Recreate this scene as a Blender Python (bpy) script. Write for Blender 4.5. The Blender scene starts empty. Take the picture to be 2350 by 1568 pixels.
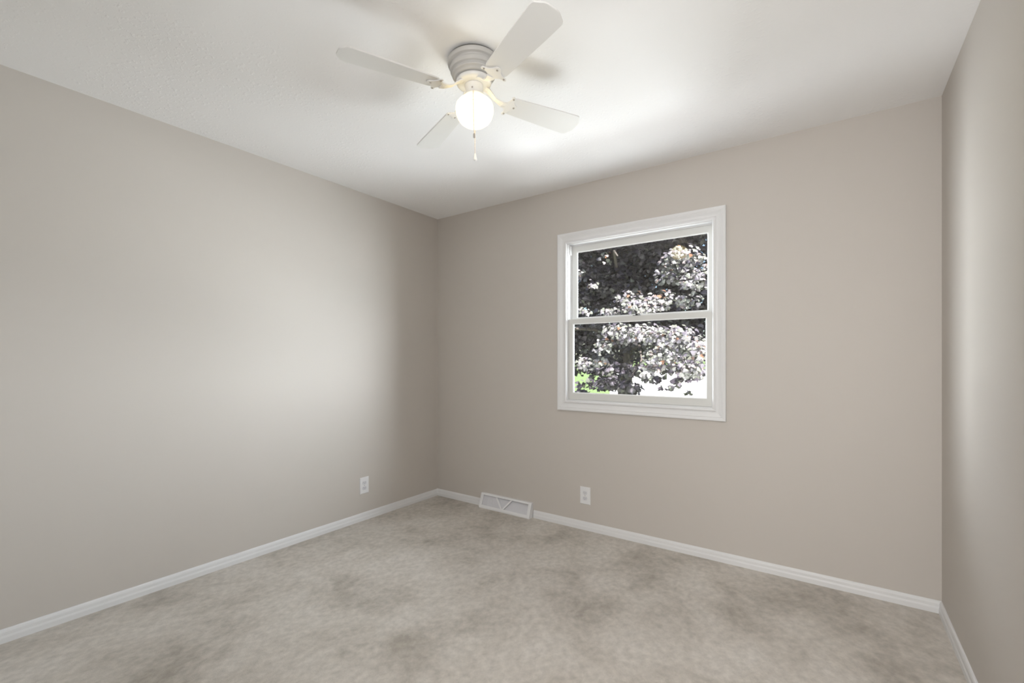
import bpy, bmesh, math, random
import numpy as np
from mathutils import Vector, Matrix

sc = bpy.context.scene
C = sc.collection
R = math.radians

# ------------------------------------------------------------------ camera, sky, sun, fill lamps, exposure
H = 2.44          # ceiling height
W = 3.285         # width of the window wall
D = 3.06          # depth of the room
CAM = (2.8713, -2.9275, 1.1942)
YAW = R(35.2)

cd = bpy.data.cameras.new('camera')
cam = bpy.data.objects.new('camera', cd)
C.objects.link(cam)
cam.location = CAM
cam.rotation_euler = (R(90), 0, YAW)
cd.sensor_width = 36
cd.lens = 1048.85 / 2350 * 36
cd.shift_y = 42.5 / 2350
cd.clip_start = 0.02
sc.camera = cam

world = bpy.data.worlds.new('sky')
sc.world = world
world.use_nodes = True
wn = world.node_tree
bg = wn.nodes['Background']
sky = wn.nodes.new('ShaderNodeTexSky')
sky.sky_type = 'NISHITA'
sky.sun_disc = False
sky.sun_elevation = R(52)
sky.sun_rotation = R(120)
wn.links.new(sky.outputs[0], bg.inputs[0])
bg.inputs[1].default_value = 0.22


def lamp(name, kind, energy, color, loc, target, size=None, size_y=None):
    ld = bpy.data.lights.new(name, kind)
    ld.energy = energy
    ld.color = color
    if kind == 'AREA':
        ld.shape = 'RECTANGLE'
        ld.size = size
        ld.size_y = size_y or size
    o = bpy.data.objects.new(name, ld)
    C.objects.link(o)
    o.location = loc
    o.rotation_euler = (Vector(target) - Vector(loc)).to_track_quat('-Z', 'Y').to_euler()
    return o


SUN_FROM = Vector((0.50, -0.42, 0.90)).normalized()
sun = lamp('sun', 'SUN', 18.0, (1.0, 0.975, 0.94), SUN_FROM * 20, (0, 0, 0))
sun.data.angle = R(0.53)
# unseen lamps added outside the window, standing in for daylight from sky and paving
lamp('sky_fill_lamp', 'AREA', 630, (0.88, 0.94, 1.0), (3.40, 1.80, 1.85), (1.79, 0.0, 1.40), 2.6, 2.0)
lamp('left_fill_lamp', 'AREA', 430, (0.90, 0.95, 1.0), (-1.60, 1.12, 1.48), (1.79, 0.0, 1.45), 1.5, 2.0)  # added out of view on the left to brighten the right wall
lamp('paving_fill_lamp', 'AREA', 118, (0.93, 0.96, 1.0), (1.72, 3.30, -0.34), (1.70, -1.5, 2.2), 1.2, 0.55)
lamp('side_paving_fill_lamp', 'AREA', 165, (0.93, 0.96, 1.0), (4.60, 3.40, -0.32), (1.30, -1.0, 2.2), 1.8, 0.8)
# fill lamp added in the unseen hallway, aimed in through the doorway
lamp('hallway_fill_lamp', 'AREA', 60, (0.985, 0.985, 0.98), (2.75, -3.62, 1.75), (1.4, 0, 1.25), 0.9, 0.9)

sc.view_settings.view_transform = 'Standard'
sc.view_settings.look = 'None'
sc.view_settings.gamma = 1
sc.view_settings.use_curve_mapping = False
sc.view_settings.exposure = 0.2
sc.cycles.use_denoising = True
sc.cycles.max_bounces = 12
sc.cycles.diffuse_bounces = 7
sc.cycles.transparent_max_bounces = 16
sc.cycles.sample_clamp_indirect = 6
sc.cycles.filter_width = 2.2

# ------------------------------------------------------------------ materials


def material(name, color, rough=0.5, spec=0.5, **kw):
    m = bpy.data.materials.new(name)
    m.use_nodes = True
    b = m.node_tree.nodes['Principled BSDF']
    b.inputs['Base Color'].default_value = (*color, 1)
    b.inputs['Roughness'].default_value = rough
    b.inputs['Specular IOR Level'].default_value = spec
    for k, v in kw.items():
        b.inputs[k.replace('_', ' ')].default_value = v
    return m


def nodes(m):
    nt = m.node_tree
    return nt, nt.nodes['Principled BSDF'], nt.nodes.new, nt.links.new


def noise(nt, scale, detail=2.0, rough=0.5, coord='Object', vec=None):
    t = nt.nodes.new('ShaderNodeTexNoise')
    t.inputs['Scale'].default_value = scale
    t.inputs['Detail'].default_value = detail
    t.inputs['Roughness'].default_value = rough
    if vec is None:
        tc = nt.nodes.new('ShaderNodeTexCoord')
        vec = tc.outputs[coord]
    nt.links.new(vec, t.inputs['Vector'])
    return t


def ramp(nt, src, stops):
    r = nt.nodes.new('ShaderNodeValToRGB')
    e = r.color_ramp.elements
    while len(e) < len(stops):
        e.new(0.5)
    for el, (pos, col) in zip(e, stops):
        el.position = pos
        el.color = (*col, 1) if len(col) == 3 else col
    nt.links.new(src, r.inputs[0])
    return r


def bump(nt, b, height, strength, dist):
    bp = nt.nodes.new('ShaderNodeBump')
    bp.inputs['Strength'].default_value = strength
    bp.inputs['Distance'].default_value = dist
    nt.links.new(height, bp.inputs['Height'])
    nt.links.new(bp.outputs[0], b.inputs['Normal'])
    return bp


# painted wall, very fine roller texture
M_wall = material('wall_paint', (0.525, 0.49, 0.453), 0.62, 0.3)
nt, b, new, link = nodes(M_wall)
bump(nt, b, noise(nt, 260, 2).outputs[0], 0.05, 0.002)

# ceiling: white with patchy stipple
M_ceil = material('ceiling_paint', (0.90, 0.90, 0.905), 0.85, 0.2)
nt, b, new, link = nodes(M_ceil)
patch = ramp(nt, noise(nt, 2.3, 3).outputs[0], [(0.42, (0.15,) * 3), (0.62, (1,) * 3)])
blob = ramp(nt, noise(nt, 55, 3, 0.55).outputs[0], [(0.55, (0,) * 3), (0.72, (1,) * 3)])
mul = new('ShaderNodeMath'); mul.operation = 'MULTIPLY'
link(patch.outputs[0], mul.inputs[0]); link(blob.outputs[0], mul.inputs[1])
bump(nt, b, mul.outputs[0], 0.22, 0.006)

# white painted wood and plastics
M_trim = material('white_trim_paint', (0.70, 0.70, 0.705), 0.38, 0.45)
M_sash = material('white_sash_paint', (0.63, 0.63, 0.612), 0.42, 0.4)
M_bead = material('white_glazing_bead', (0.80, 0.80, 0.79), 0.35, 0.4)
M_plate = material('white_plate_plastic', (0.74, 0.74, 0.75), 0.35, 0.45)
M_recep = material('white_receptacle_plastic', (0.62, 0.62, 0.65), 0.35, 0.45)
M_slot = material('dark_slot', (0.24, 0.24, 0.25), 0.7)
M_register = material('white_register_enamel', (0.74, 0.74, 0.75), 0.35, 0.45)
M_damper = material('grey_damper_metal', (0.60, 0.60, 0.63), 0.4, 0.5)
M_lock = material('dark_lock_metal', (0.03, 0.028, 0.025), 0.4, 0.5)

# fan
M_fan = material('white_fan_enamel', (0.76, 0.75, 0.735), 0.34, 0.45)
M_house = material('fan_housing_enamel', (0.50, 0.49, 0.475), 0.38, 0.4)
M_blade = material('white_blade_laminate', (0.74, 0.735, 0.72), 0.42, 0.4)
M_gap = material('mount_gap_shade', (0.10, 0.095, 0.085), 0.8, 0.1)  # dark colour stands in for the shade between ceiling and housing
M_screw = material('screw_metal', (0.35, 0.32, 0.29), 0.4, 0.5)
M_chain = material('cream_pull_chain', (0.78, 0.70, 0.62), 0.4, 0.5)
M_fob = material('white_pull_fob', (0.86, 0.86, 0.85), 0.35, 0.5)
M_globe = material('glowing_opal_glass', (0.9, 0.88, 0.8), 0.25, 0.5)
b = M_globe.node_tree.nodes['Principled BSDF']
b.inputs['Emission Color'].default_value = (1.0, 0.80, 0.36, 1)
b.inputs['Emission Strength'].default_value = 2.5

# carpet: short pile with brushed, lighter and darker lays
M_carpet = material('carpet', (0.4, 0.37, 0.33), 0.95, 0.05)
nt, b, new, link = nodes(M_carpet)
tc = new('ShaderNodeTexCoord')
mp = new('ShaderNodeMapping')
mp.inputs['Rotation'].default_value = (0, 0, R(38))
mp.inputs['Scale'].default_value = (1.0, 0.85, 1.0)
link(tc.outputs['Object'], mp.inputs['Vector'])
lay = noise(nt, 2.4, 8, 0.66, vec=mp.outputs[0])
lay.inputs['Distortion'].default_value = 0.25
lay_r = ramp(nt, lay.outputs[0], [(0.34, (0.37, 0.335, 0.29)), (0.50, (0.525, 0.485, 0.435)), (0.66, (0.595, 0.558, 0.512))])
tuft = noise(nt, 30, 8, 0.62, vec=mp.outputs[0])
tuft_r = ramp(nt, tuft.outputs[0], [(0.32, (0.80,) * 3), (0.66, (1.07,) * 3)])
mixc = new('ShaderNodeMix'); mixc.data_type = 'RGBA'; mixc.blend_type = 'MULTIPLY'
mixc.inputs['Factor'].default_value = 1.0
link(lay_r.outputs[0], mixc.inputs['A']); link(tuft_r.outputs[0], mixc.inputs['B'])
link(mixc.outputs['Result'], b.inputs['Base Color'])
fine = noise(nt, 330, 2, 0.6)
addn = new('ShaderNodeMath'); addn.operation = 'MULTIPLY_ADD'
addn.inputs[1].default_value = 0.5
link(fine.outputs[0], addn.inputs[0]); link(tuft.outputs[0], addn.inputs[2])
bump(nt, b, addn.outputs[0], 0.3, 0.010)
b.inputs['Sheen Weight'].default_value = 0.15
b.inputs['Sheen Roughness'].default_value = 0.6

# window glass: clear, reflecting by angle
M_glass = bpy.data.materials.new('window_glass')
M_glass.use_nodes = True
nt = M_glass.node_tree
nt.nodes.clear()
out = nt.nodes.new('ShaderNodeOutputMaterial')
mix = nt.nodes.new('ShaderNodeMixShader')
lw = nt.nodes.new('ShaderNodeLayerWeight'); lw.inputs[0].default_value = 0.5
pw = nt.nodes.new('ShaderNodeMath'); pw.operation = 'POWER'; pw.inputs[1].default_value = 5.0
fr = nt.nodes.new('ShaderNodeMath'); fr.operation = 'MULTIPLY_ADD'; fr.inputs[1].default_value = 0.85; fr.inputs[2].default_value = 0.09
nt.links.new(lw.outputs['Facing'], pw.inputs[0]); nt.links.new(pw.outputs[0], fr.inputs[0])
tr = nt.nodes.new('ShaderNodeBsdfTransparent'); tr.inputs[0].default_value = (0.96, 0.98, 0.97, 1)
gl = nt.nodes.new('ShaderNodeBsdfGlossy'); gl.inputs['Roughness'].default_value = 0.02
nt.links.new(fr.outputs[0], mix.inputs[0])
nt.links.new(tr.outputs[0], mix.inputs[1]); nt.links.new(gl.outputs[0], mix.inputs[2])
nt.links.new(mix.outputs[0], out.inputs[0])

# outdoors
M_lawn = material('lawn_grass', (0.13, 0.18, 0.07), 0.9, 0.1)
nt, b, new, link = nodes(M_lawn)
link(ramp(nt, noise(nt, 1.6, 6, 0.7).outputs[0], [(0.35, (0.11, 0.16, 0.06)), (0.65, (0.15, 0.20, 0.085))]).outputs[0], b.inputs['Base Color'])
M_concrete = material('pale_concrete', (0.72, 0.71, 0.69), 0.9, 0.1)
nt, b, new, link = nodes(M_concrete)
link(ramp(nt, noise(nt, 3, 6, 0.7).outputs[0], [(0.3, (0.68, 0.67, 0.65)), (0.7, (0.76, 0.75, 0.73))]).outputs[0], b.inputs['Base Color'])
M_siding = material('house_siding', (0.7, 0.69, 0.66), 0.8, 0.1)
M_bark = material('bark', (0.12, 0.10, 0.09), 0.9, 0.1)
nt, b, new, link = nodes(M_bark)
bump(nt, b, noise(nt, 30, 4).outputs[0], 0.7, 0.02)


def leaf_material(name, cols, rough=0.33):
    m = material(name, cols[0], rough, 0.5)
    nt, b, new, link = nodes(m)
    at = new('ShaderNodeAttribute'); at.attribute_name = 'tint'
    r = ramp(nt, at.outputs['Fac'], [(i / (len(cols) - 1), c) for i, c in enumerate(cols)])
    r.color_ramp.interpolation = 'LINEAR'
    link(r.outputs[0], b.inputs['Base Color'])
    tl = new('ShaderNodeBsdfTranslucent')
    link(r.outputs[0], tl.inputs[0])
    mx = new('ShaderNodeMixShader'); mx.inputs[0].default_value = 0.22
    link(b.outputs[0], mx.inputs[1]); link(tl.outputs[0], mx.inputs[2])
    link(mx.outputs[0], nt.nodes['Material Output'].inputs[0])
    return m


M_leaf = leaf_material('purple_maple_leaf', [(0.040, 0.032, 0.045), (0.16, 0.14, 0.165), (0.18, 0.185, 0.15), (0.26, 0.235, 0.25), (0.25, 0.13, 0.08)])  # dark stop paints shaded leaves, pale stops paint sunlit, glinting ones

# ------------------------------------------------------------------ mesh helpers


def obj(name, bm, m, parent=None, smooth=False, bevel=0.0):
    me = bpy.data.meshes.new(name)
    bmesh.ops.recalc_face_normals(bm, faces=bm.faces)
    bm.to_mesh(me)
    bm.free()
    for mm in (m if isinstance(m, (list, tuple)) else [m]):
        me.materials.append(mm)
    o = bpy.data.objects.new(name, me)
    C.objects.link(o)
    if parent:
        o.parent = parent
    if smooth:
        for p in me.polygons:
            p.use_smooth = True
    if bevel:
        md = o.modifiers.new('bevel', 'BEVEL')
        md.width = bevel
        md.segments = 2
        md.limit_method = 'ANGLE'
    return o


def tag(o, label=None, cat=None, group=None, kind=None):
    if label: o['label'] = label
    if cat: o['category'] = cat
    if group: o['group'] = group
    if kind: o['kind'] = kind
    return o


def empty(name, loc):
    o = bpy.data.objects.new(name, None)
    o.empty_display_size = 0.1
    C.objects.link(o)
    o.location = loc
    return o


def box(bm, lo, hi, mat=0):
    x0, y0, z0 = lo
    x1, y1, z1 = hi
    v = [bm.verts.new(p) for p in ((x0, y0, z0), (x1, y0, z0), (x1, y1, z0), (x0, y1, z0), (x0, y0, z1), (x1, y0, z1), (x1, y1, z1), (x0, y1, z1))]
    for f in ((0, 3, 2, 1), (4, 5, 6, 7), (0, 1, 5, 4), (1, 2, 6, 5), (2, 3, 7, 6), (3, 0, 4, 7)):
        bm.faces.new([v[i] for i in f]).material_index = mat


def lathe(bm, prof, seg=48, center=(0, 0, 0), closed_ends=True):
    cx, cy, cz = center
    rings = []
    for r, z in prof:
        if r < 1e-6:
            rings.append([bm.verts.new((cx, cy, cz + z))])
        else:
            rings.append([bm.verts.new((cx + r * math.cos(2 * math.pi * i / seg), cy + r * math.sin(2 * math.pi * i / seg), cz + z)) for i in range(seg)])
    for a, c in zip(rings, rings[1:]):
        for i in range(seg):
            j = (i + 1) % seg
            if len(a) == 1 and len(c) == 1:
                continue
            if len(a) == 1:
                bm.faces.new((a[0], c[j], c[i]))
            elif len(c) == 1:
                bm.faces.new((a[i], a[j], c[0]))
            else:
                bm.faces.new((a[i], a[j], c[j], c[i]))
    if closed_ends:
        for rg in (rings[0], rings[-1]):
            if len(rg) > 1:
                bm.faces.new(rg)


def tube(bm, pts, radii, seg=10):
    pts = [Vector(p) for p in pts]
    if not isinstance(radii, (list, tuple)):
        radii = [radii] * len(pts)
    prev = None
    rings = []
    for i, p in enumerate(pts):
        t = (pts[min(i + 1, len(pts) - 1)] - pts[max(i - 1, 0)]).normalized()
        if prev is None:
            n = t.orthogonal().normalized()
        else:
            n = (prev - t * prev.dot(t)).normalized()
        prev = n
        bn = t.cross(n)
        rings.append([bm.verts.new(p + (n * math.cos(2 * math.pi * k / seg) + bn * math.sin(2 * math.pi * k / seg)) * radii[i]) for k in range(seg)])
    for a, c in zip(rings, rings[1:]):
        for k in range(seg):
            j = (k + 1) % seg
            bm.faces.new((a[k], a[j], c[j], c[k]))
    bm.faces.new(rings[0]); bm.faces.new(rings[-1])


def frame_sweep(bm, x0, z0, x1, z1, prof):
    """prof: closed list of (outward offset from the rectangle, y); mitred corners"""
    loops = []
    for off, y in prof:
        loops.append([bm.verts.new(p) for p in ((x0 - off, y, z0 - off), (x1 + off, y, z0 - off), (x1 + off, y, z1 + off), (x0 - off, y, z1 + off))])
    n = len(prof)
    for i in range(n):
        a, c = loops[i], loops[(i + 1) % n]
        for k in range(4):
            j = (k + 1) % 4
            bm.faces.new((a[k], a[j], c[j], c[k]))


def extrude_poly(bm, poly, axis_from, axis_to, place):
    """poly of 2-D points, place(u, v, t) -> 3-D"""
    a = [bm.verts.new(place(u, v, axis_from)) for u, v in poly]
    c = [bm.verts.new(place(u, v, axis_to)) for u, v in poly]
    n = len(poly)
    bm.faces.new(a); bm.faces.new(c[::-1])
    for i in range(n):
        j = (i + 1) % n
        bm.faces.new((a[i], c[i], c[j], a[j]))


# ------------------------------------------------------------------ room shell
T = 0.085
OX0, OX1, OZ0, OZ1 = 1.295, 2.278, 0.905, 2.032     # window opening

bm = bmesh.new(); box(bm, (-T, -D - 1.35, -0.12), (W + T, T, 0.0))
tag(obj('floor', bm, M_carpet), 'grey beige cut pile carpet covering the whole floor', 'floor', kind='structure')
bm = bmesh.new(); box(bm, (-T, -D - 1.35, H), (W + T, T, H + 0.12))
tag(obj('ceiling', bm, M_ceil), 'white lightly stippled flat ceiling', 'ceiling', kind='structure')
bm = bmesh.new(); box(bm, (-T, -D - T, 0), (0, T, H))
tag(obj('wall_left', bm, M_wall), 'long plain beige wall at the left of the photo', 'wall', kind='structure')
bm = bmesh.new(); box(bm, (W, -D - 1.35, 0), (W + T, T, H))
tag(obj('wall_right', bm, M_wall), 'beige wall at the right edge of the photo', 'wall', kind='structure')
bm = bmesh.new()
box(bm, (0, 0, 0), (OX0, T, H)); box(bm, (OX1, 0, 0), (W, T, H))
box(bm, (OX0, 0, 0), (OX1, T, OZ0)); box(bm, (OX0, 0, OZ1), (OX1, T, H))
bmesh.ops.remove_doubles(bm, verts=bm.verts, dist=1e-5)
tag(obj('wall_back', bm, M_wall), 'beige wall holding the window', 'wall', kind='structure')
# wall behind the camera with an open doorway, and the hallway beyond it
DX0, DX1, DZ = 2.36, 3.14, 2.05
bm = bmesh.new()
box(bm, (0, -D - T, 0), (DX0, -D, H)); box(bm, (DX1, -D - T, 0), (W, -D, H)); box(bm, (DX0, -D - T, DZ), (DX1, -D, H))
tag(obj('wall_front', bm, M_wall), 'beige wall behind the camera with an open doorway', 'wall', kind='structure')
bm = bmesh.new()
box(bm, (1.6 - T, -D - 1.35, 0), (1.6, -D - T, H)); box(bm, (1.6 - T, -D - 1.35 - T, 0), (W + T, -D - 1.35, H))
tag(obj('wall_hallway', bm, M_wall), 'beige hallway wall beyond the doorway', 'wall', kind='structure')

# baseboards: profile (distance from wall, height)
BP = [(0, 0), (0.0125, 0), (0.0125, 0.022), (0.0115, 0.026), (0.0100, 0.031), (0.0095, 0.044), (0.0075, 0.052), (0.004, 0.057), (0, 0.057)]
VX0, VX1 = 0.515, 1.003      # register on the back wall


def corner_run(bm, pts, prof):
    """profile swept along inside wall corner points, mitred; pts are wall-face points, room on the right-hand side"""
    loops = []
    for i, p in enumerate(pts):
        p = Vector(p)
        d0 = (p - Vector(pts[i - 1])).normalized() if i > 0 else None
        d1 = (Vector(pts[i + 1]) - p).normalized() if i < len(pts) - 1 else None
        d0 = d0 or d1; d1 = d1 or d0
        n0 = Vector((d0.y, -d0.x)); n1 = Vector((d1.y, -d1.x))
        m = (n0 + n1); m = m / (1 + n0.dot(n1))
        loops.append([bm.verts.new((p.x + m.x * o, p.y + m.y * o, h)) for o, h in prof])
    for a, c in zip(loops, loops[1:]):
        for k in range(len(prof)):
            j = (k + 1) % len(prof)
            bm.faces.new((a[k], a[j], c[j], c[k]))
    bm.faces.new(loops[0]); bm.faces.new(loops[-1])


def mitred_board(name, label, a, c, start_mitre, end_mitre):
    """one straight board from a to c (room on its right), ends cut at 45 degrees where asked"""
    bm = bmesh.new()
    a, c = Vector(a), Vector(c)
    d = (c - a).normalized(); n = Vector((d.y, -d.x))
    l0 = [bm.verts.new((*(a + n * o + d * (o if start_mitre else 0)), h)) for o, h in BP]
    l1 = [bm.verts.new((*(c + n * o - d * (o if end_mitre else 0)), h)) for o, h in BP]
    for k in range(len(BP)):
        j = (k + 1) % len(BP)
        bm.faces.new((l0[k], l0[j], l1[j], l1[k]))
    bm.faces.new(l0); bm.faces.new(l1)
    return bm


tag(obj('baseboard_left', mitred_board('', '', (0, -D), (0, 0), True, True), M_trim), 'white baseboard along the left wall', 'baseboard', kind='structure')
bm = mitred_board('', '', (0, 0), (VX0, 0), True, False)
bm2 = mitred_board('', '', (VX1 + 0.008, 0), (W, 0), False, True)
tmp = bpy.data.meshes.new('tmp'); bm2.to_mesh(tmp); bm2.free(); bm.from_mesh(tmp); bpy.data.meshes.remove(tmp)
tag(obj('baseboard_back', bm, M_trim), 'white baseboard below the window, broken by the air register', 'baseboard', kind='structure')
tag(obj('baseboard_right', mitred_board('', '', (W, 0), (W, -D), True, True), M_trim), 'short white baseboard along the right wall', 'baseboard', kind='structure')

# ------------------------------------------------------------------ window
win = empty('window_1', (0, 0, 0))
tag(win, 'white double hung window with a moulded picture frame casing', 'window', kind='structure')
# casing: moulded board around the opening, mitred; offsets run outward from the opening edge
cas = [(0.000, -0.001), (0.000, -0.012), (0.004, -0.016), (0.011, -0.0175), (0.016, -0.015), (0.019, -0.011), (0.026, -0.0105),
       (0.034, -0.012), (0.044, -0.0155), (0.050, -0.018), (0.053, -0.0165), (0.060, -0.019), (0.068, -0.020), (0.0725, -0.018), (0.0735, -0.014), (0.0735, -0.001)]
bm = bmesh.new(); frame_sweep(bm, OX0, OZ0, OX1, OZ1, cas)
obj('casing', bm, M_trim, win)
# jamb lining the opening, with the parting stop
jb = [(0.0, 0.0), (0.0, T), (-0.012, T), (-0.012, 0.045), (-0.006, 0.045), (-0.006, 0.006), (-0.006, 0.0)]
bm = bmesh.new(); frame_sweep(bm, OX0, OZ0, OX1, OZ1, jb)
obj('jamb', bm, M_trim, win)


def sash(name, x0, x1, z0, z1, gx0, gx1, gz0, gz1, y0, y1):
    bm = bmesh.new()
    # rails and stiles as one frame: unequal widths, chamfered toward the glass
    def loop(a, y):
        return [bm.verts.new(p) for p in a(y)]
    o = lambda y: ((x0, y, z0), (x1, y, z0), (x1, y, z1), (x0, y, z1))
    g = lambda e: (lambda y: ((gx0 - e, y, gz0 - e), (gx1 + e, y, gz0 - e), (gx1 + e, y, gz1 + e), (gx0 - e, y, gz1 + e)))
    ls = [loop(o, y1), loop(o, y0 + 0.002), loop(lambda y: ((x0 + .002, y, z0 + .002), (x1 - .002, y, z0 + .002), (x1 - .002, y, z1 - .002), (x0 + .002, y, z1 - .002)), y0),
          loop(g(0.004), y0), loop(g(0.002), y0 + 0.002), loop(g(0.002), y0 + 0.009), loop(g(0.016), y1)]
    n = len(ls)
    for i in range(n):
        a, c = ls[i], ls[(i + 1) % n]
        for k in range(4):
            j = (k + 1) % 4
            bm.faces.new((a[k], a[j], c[j], c[k]))
    s = obj(name, bm, M_sash, win)
    bm = bmesh.new()
    yb = y0 + 0.003
    frame_sweep(bm, gx0, gz0, gx1, gz1, [(0.0019, yb), (-0.0015, yb + 0.001), (-0.0035, yb + 0.003), (-0.0035, yb + 0.004), (0.0019, yb + 0.004)])
    obj('glazing_bead', bm, M_bead, s)
    bm = bmesh.new()
    box(bm, (gx0 + 0.002, yb + 0.0044, gz0 + 0.002), (gx1 - 0.002, yb + 0.0084, gz1 - 0.002))
    bmesh.ops.delete(bm, geom=[f for f in bm.faces if abs(f.calc_center_median().y - (yb + 0.0044)) > 1e-4], context='FACES')
    obj('glass_pane', bm, M_glass, s)
    return s


sash('upper_sash', OX0 + 0.012, OX1 - 0.012, 1.458, OZ1 - 0.012, 1.349, 2.238, 1.4985, 1.975, 0.050, 0.078)
low = sash('lower_sash', OX0 + 0.0065, OX1 - 0.0065, OZ0 + 0.0065, 1.488, 1.338, 2.237, 0.960, 1.4525, 0.008, 0.040)
bm = bmesh.new()
box(bm, (1.775, 0.018, 1.4885), (1.823, 0.040, 1.4925))
lathe(bm, [(0.0, 0.0), (0.011, 0.0), (0.011, 0.006), (0.008, 0.009), (0.0, 0.010)], 20, (1.799, 0.028, 1.4925), False)
box(bm, (1.797, 0.008, 1.496), (1.828, 0.020, 1.5005))
tag(obj('sash_lock', bm, M_lock, win), 'dark metal sash lock on the meeting rail')
# little tilt latch stop at the top of the left jamb
bm = bmesh.new(); box(bm, (OX0 + 0.0062, 0.022, 1.955), (OX0 + 0.016, 0.046, 2.018))
obj('jamb_stop', bm, M_trim, win, bevel=0.002)

# ------------------------------------------------------------------ ceiling fan
fan = empty('ceiling_fan', (1.6475, -1.4715, H))
tag(fan, 'white four blade hugger ceiling fan with lit opal globe and pull chains', 'ceiling fan')
tilt_axis = Vector((-0.576, 0.817, 0))      # hangs a touch out of plumb
fan.rotation_mode = 'QUATERNION'
from mathutils import Quaternion
fan.rotation_quaternion = Quaternion(tilt_axis, R(-1.6))
fan.location.z = H - 0.003

bm = bmesh.new()
lathe(bm, [(0, 0), (0.100, 0.0), (0.100, -0.007), (0, -0.007)])
obj('mounting_ring', bm, M_gap, fan, smooth=False)
bm = bmesh.new()
lathe(bm, [(0, -0.006), (0.104, -0.006), (0.1065, -0.008), (0.1065, -0.013), (0.1050, -0.023), (0.1035, -0.0245), (0.0940, -0.0255), (0.0920, -0.031), (0.0930, -0.034),
           (0.0960, -0.035), (0.0970, -0.037), (0.0955, -0.051), (0.0940, -0.053), (0.0870, -0.054), (0.0860, -0.060), (0.0890, -0.062), (0.0895, -0.066), (0.0875, -0.069), (0.0820, -0.070), (0.0800, -0.078), (0.0770, -0.081), (0.070, -0.082), (0, -0.082)], 64)
obj('motor_housing', bm, M_house, fan, smooth=True)
bm = bmesh.new()
lathe(bm, [(0, -0.081), (0.062, -0.082), (0.072, -0.086), (0.0735, -0.093), (0.071, -0.099), (0.064, -0.1025), (0.050, -0.104), (0, -0.104)], 64)
hub = obj('hub', bm, M_fan, fan, smooth=True)
bm = bmesh.new()
lathe(bm, [(0, -0.103), (0.036, -0.1035), (0.0385, -0.106), (0.0385, -0.110), (0.0365, -0.113), (0.0365, -0.143), (0.039, -0.147), (0.046, -0.150), (0.0475, -0.154), (0.0465, -0.158), (0, -0.158)], 48)
sw = obj('switch_housing', bm, M_fan, fan, smooth=True)
for ang in (-62, 58, 178):
    bm = bmesh.new()
    lathe(bm, [(0, 0), (0.0033, 0), (0.0033, 0.002), (0.0018, 0.0032), (0, 0.0035)], 12)
    s = obj('screw', bm, M_screw, sw, smooth=True)
    a = R(ang)
    s.matrix_local = Matrix.Translation((0.0363 * math.cos(a), 0.0363 * math.sin(a), -0.132)) @ Matrix.Rotation(a, 4, 'Z') @ Matrix.Rotation(R(90), 4, 'Y')

# opal globe: flat-shouldered, rounded below
gp = [(r_ * 0.97, -0.1575 + (z_ + 0.1575) * 0.965) for r_, z_ in [(0.0, -0.1575), (0.040, -0.1575), (0.043, -0.160), (0.052, -0.164), (0.066, -0.172), (0.0765, -0.184), (0.0800, -0.197), (0.0805, -0.210),
      (0.0785, -0.226), (0.0725, -0.243), (0.062, -0.258), (0.048, -0.269), (0.030, -0.276), (0.014, -0.279), (0.0, -0.2795)]]
bm = bmesh.new(); lathe(bm, gp, 64)
tag(obj('light_globe', bm, M_globe, fan, smooth=True), 'glowing opal glass globe')

# blades and their irons
BZ = -0.144           # blade underside below the ceiling
half = [(0.165, 0.030), (0.172, 0.041), (0.185, 0.047), (0.30, 0.0535), (0.42, 0.0600), (0.500, 0.0630), (0.511, 0.0622), (0.518, 0.0590), (0.538, 0.030), (0.541, 0.020)]
outline = [(x, -y) for x, y in half] + [(x, y) for x, y in reversed(half)]
PITCH = R(11)


def blade_bm():
    bm = bmesh.new()
    extrude_poly(bm, outline, 0.0, 0.0062, lambda u, v, t: (u, v, t))
    return bm


def iron_bm():
    """curved arm from the hub to the blade, with a scrolled three-pointed foot under the blade"""
    bm = bmesh.new()
    # arm: flat strap, S-curved, hub -> blade
    path = [(0.050, -0.101), (0.066, -0.107), (0.082, -0.118), (0.098, -0.133), (0.114, -0.140), (0.132, -0.1455), (0.150, -0.1458)]
    wid = [0.017, 0.016, 0.0125, 0.010, 0.0115, 0.016, 0.020]
    top, bot = [], []
    for (r, z), w in zip(path, wid):
        top.append([bm.verts.new((r, -w, z + 0.003)), bm.verts.new((r, 0, z + 0.0045)), bm.verts.new((r, w, z + 0.003))])
        bot.append([bm.verts.new((r, -w, z - 0.003)), bm.verts.new((r, 0, z - 0.0055)), bm.verts.new((r, w, z - 0.003))])
    for i in range(len(path) - 1):
        for k in range(2):
            bm.faces.new((top[i][k], top[i][k + 1], top[i + 1][k + 1], top[i + 1][k]))
            bm.faces.new((bot[i][k], bot[i + 1][k], bot[i + 1][k + 1], bot[i][k + 1]))
        for k in (0, 2):
            bm.faces.new((top[i][k], top[i + 1][k], bot[i + 1][k], bot[i][k]))
    for i in (0, -1):
        bm.faces.new((top[i][0], top[i][1], top[i][2], bot[i][2], bot[i][1], bot[i][0]))
    return bm


def foot_bm():
    bm = bmesh.new()
    outl = [(0.140, 0.010), (0.150, 0.018), (0.158, 0.030), (0.160, 0.042), (0.157, 0.050), (0.163, 0.056), (0.171, 0.053), (0.174, 0.044),
            (0.178, 0.030), (0.190, 0.018), (0.204, 0.010), (0.208, 0.0)]
    poly = outl + [(x, -y) for x, y in outl[-2::-1]]
    extrude_poly(bm, poly, -0.0045, -0.0003, lambda u, v, t: (u, v, t))
    return bm


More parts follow.
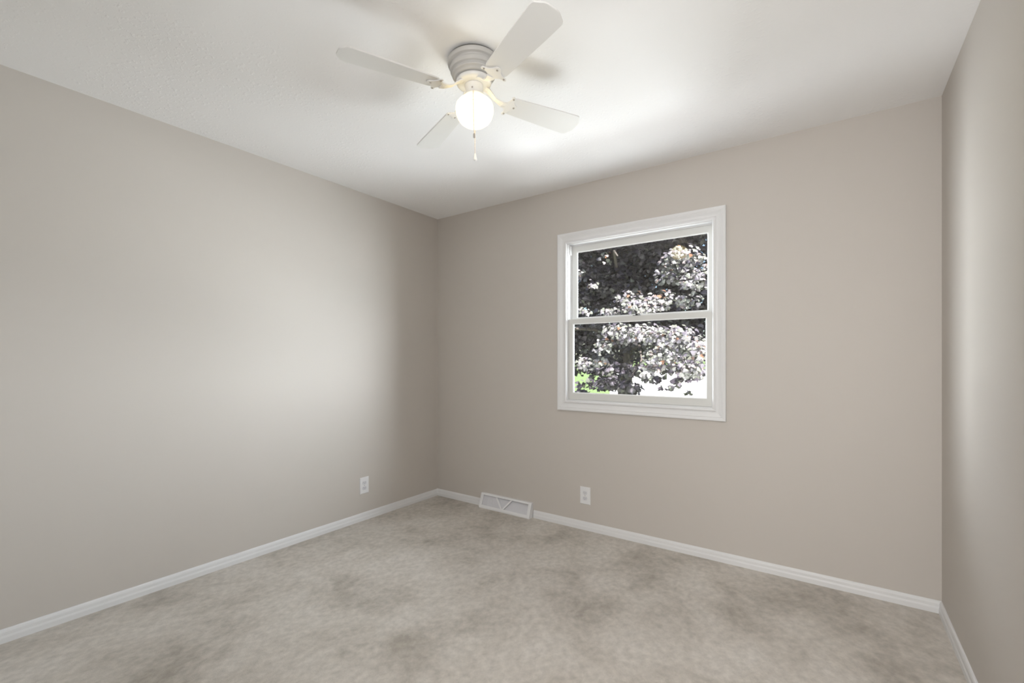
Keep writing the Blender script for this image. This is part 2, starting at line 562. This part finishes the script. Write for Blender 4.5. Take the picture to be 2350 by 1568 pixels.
proto = []
for k in range(4):
    a = R(-23 + 90 * k)
    rot = Matrix.Rotation(a, 4, 'Z')
    pit = rot @ Matrix.Translation((0, 0, BZ)) @ Matrix.Rotation(-PITCH, 4, 'X')
    if k == 0:
        bl = obj('blade', blade_bm(), M_blade, fan, bevel=0.0012)
        ir = obj('blade_iron', iron_bm(), M_fan, fan, bevel=0.001)
        ft = obj('scroll_foot', foot_bm(), M_fan, ir, bevel=0.001)
        scr = []
        for (u, v) in ((0.167, 0.044), (0.167, -0.044), (0.192, 0.0)):
            bm = bmesh.new()
            lathe(bm, [(0, -0.0045), (0.0042, -0.0045), (0.0036, -0.0062), (0, -0.0068)], 12, (u, v, 0))
            scr.append(obj('screw', bm, M_screw, ir, smooth=True))
        parts = (bl, ir, ft, scr)
    else:
        bl, ir, ft = (o.copy() for o in parts[:3])
        scr = [o.copy() for o in parts[3]]
        for o in (bl, ir, ft, *scr):
            C.objects.link(o)
        bl.parent = fan; ir.parent = fan; ft.parent = ir
        for o in scr:
            o.parent = ir
    bl.matrix_local = pit
    ir.matrix_local = rot
    rel = rot.inverted() @ pit
    ft.matrix_local = rel
    for o in scr:
        o.matrix_local = rel


def pull_chain(name, pts, fob_h, fob_r, label, mfob):
    bm = bmesh.new()
    tube(bm, pts, 0.0011, 6)
    # beads
    for p, q in zip(pts, pts[1:]):
        p, q = Vector(p), Vector(q)
        n = max(1, int((q - p).length / 0.0062))
        for i in range(n):
            c = p.lerp(q, (i + 0.5) / n)
            lathe(bm, [(0, -0.0025), (0.0019, -0.0016), (0.0026, 0), (0.0019, 0.0016), (0, 0.0025)], 8, c, False)
    ch = tag(obj(name, bm, M_chain, fan, smooth=True), label)
    e = Vector(pts[-1])
    bm = bmesh.new()
    lathe(bm, [(0, 0.001), (0.0030, 0.0), (0.0042, -0.25 * fob_h), (fob_r, -0.72 * fob_h), (fob_r * 0.96, -0.9 * fob_h), (fob_r * 0.5, -fob_h), (0, -fob_h)], 16, e, False)
    obj('fob', bm, mfob, ch, smooth=True)


# long chain drapes over the back of the globe's shoulder, short one down its front
bk = Vector((-0.576, 0.817, 0)); lt = Vector((0.817, 0.576, 0))


def fp(back, side, z):
    v = bk * back + lt * side
    return (v.x, v.y, z)


pull_chain('pull_chain', [fp(0.046, -0.003, -0.150), fp(0.070, -0.004, -0.169), fp(0.083, -0.005, -0.188), fp(0.0845, -0.006, -0.22), fp(0.0845, -0.009, -0.349)], 0.031, 0.0075, 'long cream pull chain', M_fob)
pull_chain('pull_chain', [fp(-0.046, 0.001, -0.150), fp(-0.070, 0.001, -0.169), fp(-0.082, 0.001, -0.186), fp(-0.0845, 0.001, -0.22), fp(-0.0845, 0.001, -0.345)], 0.018, 0.004, 'short pull chain hanging before the globe', M_screw)

# ------------------------------------------------------------------ power outlets


def outlet(name, loc, rotz, label):
    root = empty(name, loc)
    root.rotation_euler = (0, 0, rotz)
    tag(root, label, 'power outlet', 'wall outlets near the baseboards')
    bm = bmesh.new()      # plate with bevelled rim, in local x (width), z (height), facing -y
    w, h = 0.039, 0.0605
    l0 = [bm.verts.new((sx * w, 0, sz * h)) for sx, sz in ((-1, -1), (1, -1), (1, 1), (-1, 1))]
    l1 = [bm.verts.new((sx * w, -0.003, sz * h)) for sx, sz in ((-1, -1), (1, -1), (1, 1), (-1, 1))]
    l2 = [bm.verts.new((sx * (w - .004), -0.0065, sz * (h - .004))) for sx, sz in ((-1, -1), (1, -1), (1, 1), (-1, 1))]
    for a, c in ((l0, l1), (l1, l2)):
        for k in range(4):
            j = (k + 1) % 4
            bm.faces.new((a[k], a[j], c[j], c[k]))
    bm.faces.new(l2); bm.faces.new(l0[::-1])
    obj('cover_plate', bm, M_plate, root)
    for s in (1, -1):
        bm = bmesh.new()
        poly = []
        for i in range(24):
            a = 2 * math.pi * i / 24
            poly.append((0.0168 * math.cos(a), max(-0.0125, min(0.0125, 0.0168 * math.sin(a)))))
        extrude_poly(bm, poly, -0.0064, -0.0085, lambda u, v, t: (u, t, v + s * 0.0195))
        r = obj('receptacle', bm, M_recep, root)
        bm = bmesh.new()
        for sx, hh in ((-0.0062, 0.0045), (0.0062, 0.0036)):
            box(bm, (sx - 0.0011, -0.00875, s * 0.0195 + 0.003 - hh), (sx + 0.0011, -0.0084, s * 0.0195 + 0.003 + hh))
        lathe(bm, [(0, -0.0002), (0.0023, -0.0002), (0.0023, 0.0002), (0, 0.0002)], 12, (0, 0, 0))
        for v in bm.verts:
            if abs(v.co.y) < 0.0026 and abs(v.co.z) < 0.0003:
                v.co = Vector((v.co.x, -0.0086 + v.co.z * 0.7, v.co.y + s * 0.0195 - 0.0068))
        obj('slots', bm, M_slot, r)
    bm = bmesh.new()
    lathe(bm, [(0, 0), (0.0032, 0), (0.0026, 0.0013), (0, 0.0016)], 12)
    s = obj('screw', bm, M_screw, root, smooth=True)
    s.matrix_local = Matrix.Translation((0, -0.0064, 0)) @ Matrix.Rotation(R(90), 4, 'X')
    return root


outlet('power_outlet', (0.0, -0.775, 0.2585), R(90), 'white duplex outlet on the left wall near the corner')
outlet('power_outlet', (1.4385, 0.0, 0.240), 0, 'white duplex outlet on the window wall right of the air register')

# ------------------------------------------------------------------ baseboard air register
reg = empty('air_register', ((VX0 + VX1) / 2, 0, 0))
tag(reg, 'white slanted baseboard air register with a V shaped brace', 'air register')
hw = (VX1 - VX0) / 2
TOPZ, TOPY, BOTZ, BOTY = 0.113, -0.020, 0.010, -0.056      # slanted face, top and bottom edge


def face_pt(u, s, d=0.0):
    """u across, s up the slanted face 0..1, d depth behind the face"""
    y = BOTY + (TOPY - BOTY) * s
    z = BOTZ + (TOPZ - BOTZ) * s
    n = Vector((0, TOPZ - BOTZ, -(TOPY - BOTY))).normalized()       # into the box
    return Vector((u, y, z)) + Vector((0, abs(n.y), -abs(n.z))) * d


bm = bmesh.new()


def quad_ring(bm, outer, inner, depth):
    o0 = [bm.verts.new(face_pt(*p)) for p in outer]; i0 = [bm.verts.new(face_pt(*p)) for p in inner]
    o1 = [bm.verts.new(face_pt(*p, depth)) for p in outer]; i1 = [bm.verts.new(face_pt(*p, depth)) for p in inner]
    for a, c in ((o0, i0), (i0, i1), (i1, o1), (o1, o0)):
        for k in range(4):
            j = (k + 1) % 4
            bm.faces.new((a[k], a[j], c[j], c[k]))


quad_ring(bm, [(-hw, 0), (hw, 0), (hw, 1), (-hw, 1)], [(-hw + 0.026, 0.15), (hw - 0.028, 0.15), (hw - 0.028, 0.87), (-hw + 0.026, 0.87)], 0.006)
obj('frame', bm, M_register, reg, bevel=0.0015)
bm = bmesh.new()
for sx in (-1, 1):          # end cheeks
    poly = [(-0.0005, 0.0005), (BOTY + 0.001, 0.0005), (BOTY + 0.001, BOTZ), (TOPY, TOPZ - 0.001), (-0.0005, TOPZ - 0.001)]
    extrude_poly(bm, poly, sx * hw, sx * (hw - 0.004), lambda u, v, t: (t, u, v))
box(bm, (-hw + 0.004, TOPY, TOPZ - 0.004), (hw - 0.004, -0.0005, TOPZ - 0.001))
box(bm, (-hw + 0.004, BOTY + 0.001, 0.0005), (hw - 0.004, BOTY + 0.004, BOTZ + 0.002))
obj('casing', bm, M_register, reg)
bm = bmesh.new()            # V brace
for (u0, u1) in ((-0.088, -0.022), (0.058, -0.010)):
    t = 0.0085
    pts = [(u0 - t, 0.88), (u0 + t, 0.88), (u1 + t, 0.13), (u1 - t, 0.13)]
    f = [bm.verts.new(face_pt(*p, 0.0005)) for p in pts]; g = [bm.verts.new(face_pt(*p, 0.007)) for p in pts]
    bm.faces.new(f); bm.faces.new(g[::-1])
    for k in range(4):
        j = (k + 1) % 4
        bm.faces.new((f[k], g[k], g[j], f[j]))
obj('brace', bm, M_register, reg)
bm = bmesh.new()            # damper plate behind the brace, tilted back a little toward the top right
n = 10
rows = []
for i in range(n + 1):
    t = i / n
    s = 0.04 + 0.93 * t
    rows.append([bm.verts.new(face_pt(-hw + 0.004 + (2 * hw - 0.008) * k / 8, s, 0.0085 + (0.15 + 0.85 * k / 8) * 0.026 * t ** 1.5)) for k in range(9)])
for a, c in zip(rows, rows[1:]):
    for k in range(8):
        bm.faces.new((a[k], a[k + 1], c[k + 1], c[k]))
obj('damper', bm, M_damper, reg, smooth=True)
for u in (-0.165, -0.125):  # thin vertical vanes at the left
    bm = bmesh.new()
    poly = [(0.16, 0.0060), (0.86, 0.0060), (0.86, 0.0083), (0.16, 0.0083)]
    a = [bm.verts.new(face_pt(u - 0.001, s, d)) for s, d in poly]; c = [bm.verts.new(face_pt(u + 0.001, s, d)) for s, d in poly]
    bm.faces.new(a); bm.faces.new(c[::-1])
    for k in range(4):
        j = (k + 1) % 4
        bm.faces.new((a[k], c[k], c[j], a[j]))
    obj('vane', bm, M_register, reg)

# ------------------------------------------------------------------ outdoors
GZ = -0.62
bm = bmesh.new(); box(bm, (-400, T + 0.001, GZ - 0.3), (300, 600, GZ))
tag(obj('ground', bm, M_lawn), 'sunlit green lawn beyond the tree', 'lawn', kind='structure')
bm = bmesh.new()
extrude_poly(bm, [(-4.0, T + 0.01), (14, T + 0.01), (14, 3.4), (-4.0, 3.4)], GZ + 0.001, GZ + 0.03, lambda u, v, t: (u, v, t))
tag(obj('ground_paving', bm, M_concrete), 'pale concrete paving below the window', 'paving', kind='structure')
bm = bmesh.new()
extrude_poly(bm, [(-5.6, 17.0), (20, 13.0), (40, 90), (-37.5, 90)], GZ + 0.001, GZ + 0.03, lambda u, v, t: (u, v, t))
tag(obj('ground_driveway', bm, M_concrete), 'bright sunlit concrete drive seen under the leaves', 'driveway', kind='structure')
bm = bmesh.new(); box(bm, (-T, T, GZ - 0.1), (W + T, T + 0.002, -0.12))
tag(obj('wall_foundation', bm, M_siding), 'house foundation below the window', 'wall', kind='structure')

rng = np.random.default_rng(11)
LEAF = np.array([(0, 0), (.16, .10), (.42, .06), (.40, .24), (.50, .42), (.30, .52), (.20, .72), (0, .98), (-.20, .72), (-.30, .52), (-.50, .42), (-.40, .24), (-.42, .06), (-.16, .10)])
LEAF_Z = -0.55 * np.abs(LEAF[:, 0]) ** 1.5 - 0.12 * LEAF[:, 1] ** 2


def leaves_mesh(name, pos, nrm, size, tint, m, parent):
    n = len(pos)
    nv = len(LEAF)
    nrm = nrm / np.linalg.norm(nrm, axis=1, keepdims=True)
    t = rng.normal(size=(n, 3)); t -= nrm * np.sum(t * nrm, axis=1, keepdims=True)
    t /= np.linalg.norm(t, axis=1, keepdims=True)
    s = np.cross(nrm, t)
    L = LEAF - np.array([0, 0.45])
    v = pos[:, None, :] + size[:, None, None] * (s[:, None, :] * L[None, :, :1] + t[:, None, :] * L[None, :, 1:] + nrm[:, None, :] * LEAF_Z[None, :, None])
    # fan triangles around the leaf's midrib centre
    ctr = pos
    allv = np.concatenate([v, ctr[:, None, :]], axis=1).reshape(-1, 3)
    base = (np.arange(n) * (nv + 1))[:, None]
    k = np.arange(nv)
    tri = np.stack([np.broadcast_to(base + nv, (n, nv)), base + k[None, :], base + ((k + 1) % nv)[None, :]], axis=2).reshape(-1, 3)
    me = bpy.data.meshes.new(name)
    me.vertices.add(len(allv)); me.vertices.foreach_set('co', allv.astype(np.float32).ravel())
    me.loops.add(tri.size); me.loops.foreach_set('vertex_index', tri.astype(np.int32).ravel())
    me.polygons.add(len(tri)); me.polygons.foreach_set('loop_start', (np.arange(len(tri)) * 3).astype(np.int32))
    me.polygons.foreach_set('loop_total', np.full(len(tri), 3, np.int32))
    me.update(); me.validate()
    at = me.attributes.new('tint', 'FLOAT', 'POINT')
    at.data.foreach_set('value', np.repeat(tint, nv + 1).astype(np.float32))
    me.materials.append(m)
    o = bpy.data.objects.new(name, me)
    C.objects.link(o)
    o.parent = parent
    o['kind'] = 'stuff'
    return o


def bough_leaves(centers, radii, counts, up, spread):
    P, N = [], []
    for c, r, k in zip(centers, radii, counts):
        u = rng.normal(size=(k, 3)); u /= np.linalg.norm(u, axis=1, keepdims=True)
        rad = rng.random((k, 1)) ** 0.45
        p = np.array(c) + u * rad * np.array(r)
        P.append(p)
        N.append(np.array(up) + u * 0.55 + rng.normal(size=(k, 3)) * spread)
    return np.concatenate(P), np.concatenate(N)


TR = (-1.25, 7.6, GZ)
tree = empty('maple_tree', TR)
tag(tree, 'purple leaved maple tree filling the window view', 'tree')


def rel(pts):
    return [tuple(np.array(p) - np.array(TR)) for p in pts]


bm = bmesh.new()
tube(bm, rel([(-1.25, 7.6, GZ - 0.05), (-1.24, 7.6, 0.3), (-1.2, 7.58, 1.5), (-1.22, 7.6, 2.8), (-1.2, 7.6, 4.2), (-1.15, 7.6, 5.6)]), [0.21, 0.17, 0.15, 0.13, 0.09, 0.04], 14)
obj('trunk', bm, M_bark, tree, smooth=True)
br = [([(-1.2, 7.6, 1.6), (-1.6, 6.6, 1.9), (-1.75, 5.6, 1.85), (-1.6, 4.7, 1.65)], .05),
      ([(-1.2, 7.6, 1.9), (-0.5, 6.7, 2.3), (-0.1, 5.7, 2.35), (0.2, 4.9, 2.1)], .055),
      ([(-1.2, 7.6, 2.6), (-1.0, 6.5, 3.2), (-0.6, 5.4, 3.3), (-0.2, 4.6, 3.0)], .05),
      ([(-1.2, 7.6, 2.3), (-2.3, 6.9, 2.8), (-3.1, 6.2, 2.9)], .05),
      ([(-1.2, 7.6, 2.2), (0.2, 7.4, 2.7), (1.4, 7.0, 2.6)], .05),
      ([(-1.2, 7.6, 1.4), (-0.6, 6.8, 1.5), (-0.3, 6.1, 1.2), (-0.25, 5.4, 0.9)], .04)]
for pts, r in br:
    bm = bmesh.new()
    tube(bm, rel(pts), [r * (1 - 0.8 * i / (len(pts) - 1)) for i in range(len(pts))], 8)
    obj('branch', bm, M_bark, tree, smooth=True)


def on_view(px, py, y):
    """a spot in the crown, in room coordinates, given by its bearing from the room and its distance"""
    f = 1048.85
    fw = np.array([-math.sin(YAW), math.cos(YAW)]); rt = np.array([math.cos(YAW), math.sin(YAW)])
    d = np.array([*(fw + rt * (px - 1175) / f), -(py - 826.5) / f])
    return np.array(CAM) + d * (y - CAM[1]) / d[1]


# outer boughs that catch the sun: (spot in the crown, half-extents, leaf count)
sunny = [((1560, 592, 4.9), (.30, .22, .16), 130), ((1600, 640, 4.8), (.26, .25, .17), 130), ((1530, 630, 5.0), (.17, .2, .14), 60),
         ((1520, 690, 4.8), (.30, .25, .14), 110), ((1580, 690, 4.9), (.20, .2, .11), 60), ((1445, 690, 4.8), (.22, .22, .15), 90),
         ((1470, 708, 4.6), (.26, .2, .12), 110), ((1400, 715, 4.7), (.20, .2, .06), 34), ((1340, 715, 4.7), (.10, .2, .06), 22),
         ((1335, 625, 5.2), (.06, .1, .05), 10), ((1360, 655, 5.0), (.10, .1, .05), 14), ((1390, 590, 5.3), (.10, .2, .12), 14),
         ((1420, 760, 4.6), (.26, .22, .12), 110), ((1390, 795, 4.7), (.20, .2, .13), 60), ((1480, 765, 4.5), (.26, .22, .14), 140),
         ((1550, 775, 4.5), (.30, .24, .17), 190), ((1600, 800, 4.6), (.17, .24, .17), 100), ((1520, 815, 4.5), (.26, .2, .15), 130),
         ((1580, 845, 4.6), (.22, .2, .13), 90), ((1490, 850, 4.5), (.16, .2, .13), 60), ((1345, 835, 4.8), (.15, .2, .10), 50),
         ((1385, 830, 4.8), (.14, .2, .08), 40), ((1440, 775, 4.8), (.2, .2, .1), 50), ((1615, 600, 4.9), (.08, .2, .1), 20),
         ((1610, 835, 4.9), (.12, .2, .2), 40)]
cs = [on_view(*s[0]) for s in sunny]
P1, N1 = bough_leaves(cs, [tuple(1.3 * v for v in s[1]) for s in sunny], [int(s[2] * 1.35) for s in sunny], (0.25, -0.50, 0.60), 0.30)
S1 = rng.uniform(0.052, 0.090, len(P1))
T1 = np.clip(rng.beta(2.2, 2.0, len(P1)) * 0.9 + (rng.random(len(P1)) < 0.05) * 0.5, 0, 1)  # higher tints put the sunlight into the colour of these boughs

# shaded crown behind and above
cc, rr, kk = [], [], []
for i in range(800):
    while True:
        u = rng.uniform(-1, 1, 3)
        if np.dot(u, u) < 1:
            break
    c = np.array([-1.1, 8.0, 3.35]) + u * np.array([3.8, 2.0, 2.75])
    # skirt of the crown: lower towards the left
    lim = 0.85 + 0.28 * (c[0] + 1.6)
    if c[2] < max(lim, 0.35):
        continue
    cc.append(c); rr.append((0.42, 0.42, 0.26)); kk.append(64)
P2, N2 = bough_leaves(cc, rr, kk, (0.0, 0.0, 0.8), 0.45)
# crown roof that keeps the inside in shade, and drooping skirt leaves
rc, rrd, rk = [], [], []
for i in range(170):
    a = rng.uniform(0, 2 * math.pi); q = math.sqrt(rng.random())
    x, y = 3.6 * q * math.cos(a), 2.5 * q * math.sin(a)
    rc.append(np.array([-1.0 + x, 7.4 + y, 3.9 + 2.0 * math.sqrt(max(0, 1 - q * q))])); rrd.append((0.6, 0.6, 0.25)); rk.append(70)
for i in range(70):  # front overhang above the view, added to shade the leaves behind it
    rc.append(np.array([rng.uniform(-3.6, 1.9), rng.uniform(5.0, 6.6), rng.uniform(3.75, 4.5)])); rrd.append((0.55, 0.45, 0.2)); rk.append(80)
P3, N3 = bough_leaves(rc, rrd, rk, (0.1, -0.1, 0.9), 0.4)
skirt = [((1390, 878, 6.6), (.36, .3, .20), 150), ((1440, 892, 6.4), (.36, .3, .15), 120), ((1335, 902, 6.6), (.26, .2, .08), 50), ((1370, 850, 6.6), (.25, .3, .12), 60),
         ((1350, 880, 6.0), (.3, .3, .14), 40), ((1400, 880, 5.9), (.3, .3, .16), 70), ((1440, 885, 5.8), (.2, .3, .14), 40), ((1500, 868, 5.6), (.3, .3, .10), 60),
         ((1555, 872, 5.5), (.12, .2, .16), 30), ((1540, 890, 5.2), (.06, .1, .07), 9), ((1515, 893, 5.2), (.05, .1, .03), 5), ((1578, 903, 5.2), (.05, .08, .03), 8),
         ((1590, 868, 5.6), (.14, .2, .06), 22), ((1430, 850, 6.2), (.5, .4, .2), 120), ((1380, 850, 6.4), (.4, .4, .12), 60), ((1600, 850, 6.2), (.3, .4, .1), 50), ((1520, 846, 6.3), (.5, .3, .13), 110), ((1570, 842, 6.0), (.3, .3, .12), 70), ((1470, 850, 6.2), (.3, .3, .14), 70)]
P4, N4 = bough_leaves([on_view(*s[0]) for s in skirt], [s[1] for s in skirt], [s[2] for s in skirt], (0, -0.1, 0.6), 0.5)
Pd = np.concatenate([P2, P3, P4]); Nd = np.concatenate([N2, N3, N4])
Sd = rng.uniform(0.085, 0.14, len(Pd)); Td = np.clip(rng.beta(1.0, 5.0, len(Pd)), 0, 1)  # low tints put the crown's shade into the leaf colour
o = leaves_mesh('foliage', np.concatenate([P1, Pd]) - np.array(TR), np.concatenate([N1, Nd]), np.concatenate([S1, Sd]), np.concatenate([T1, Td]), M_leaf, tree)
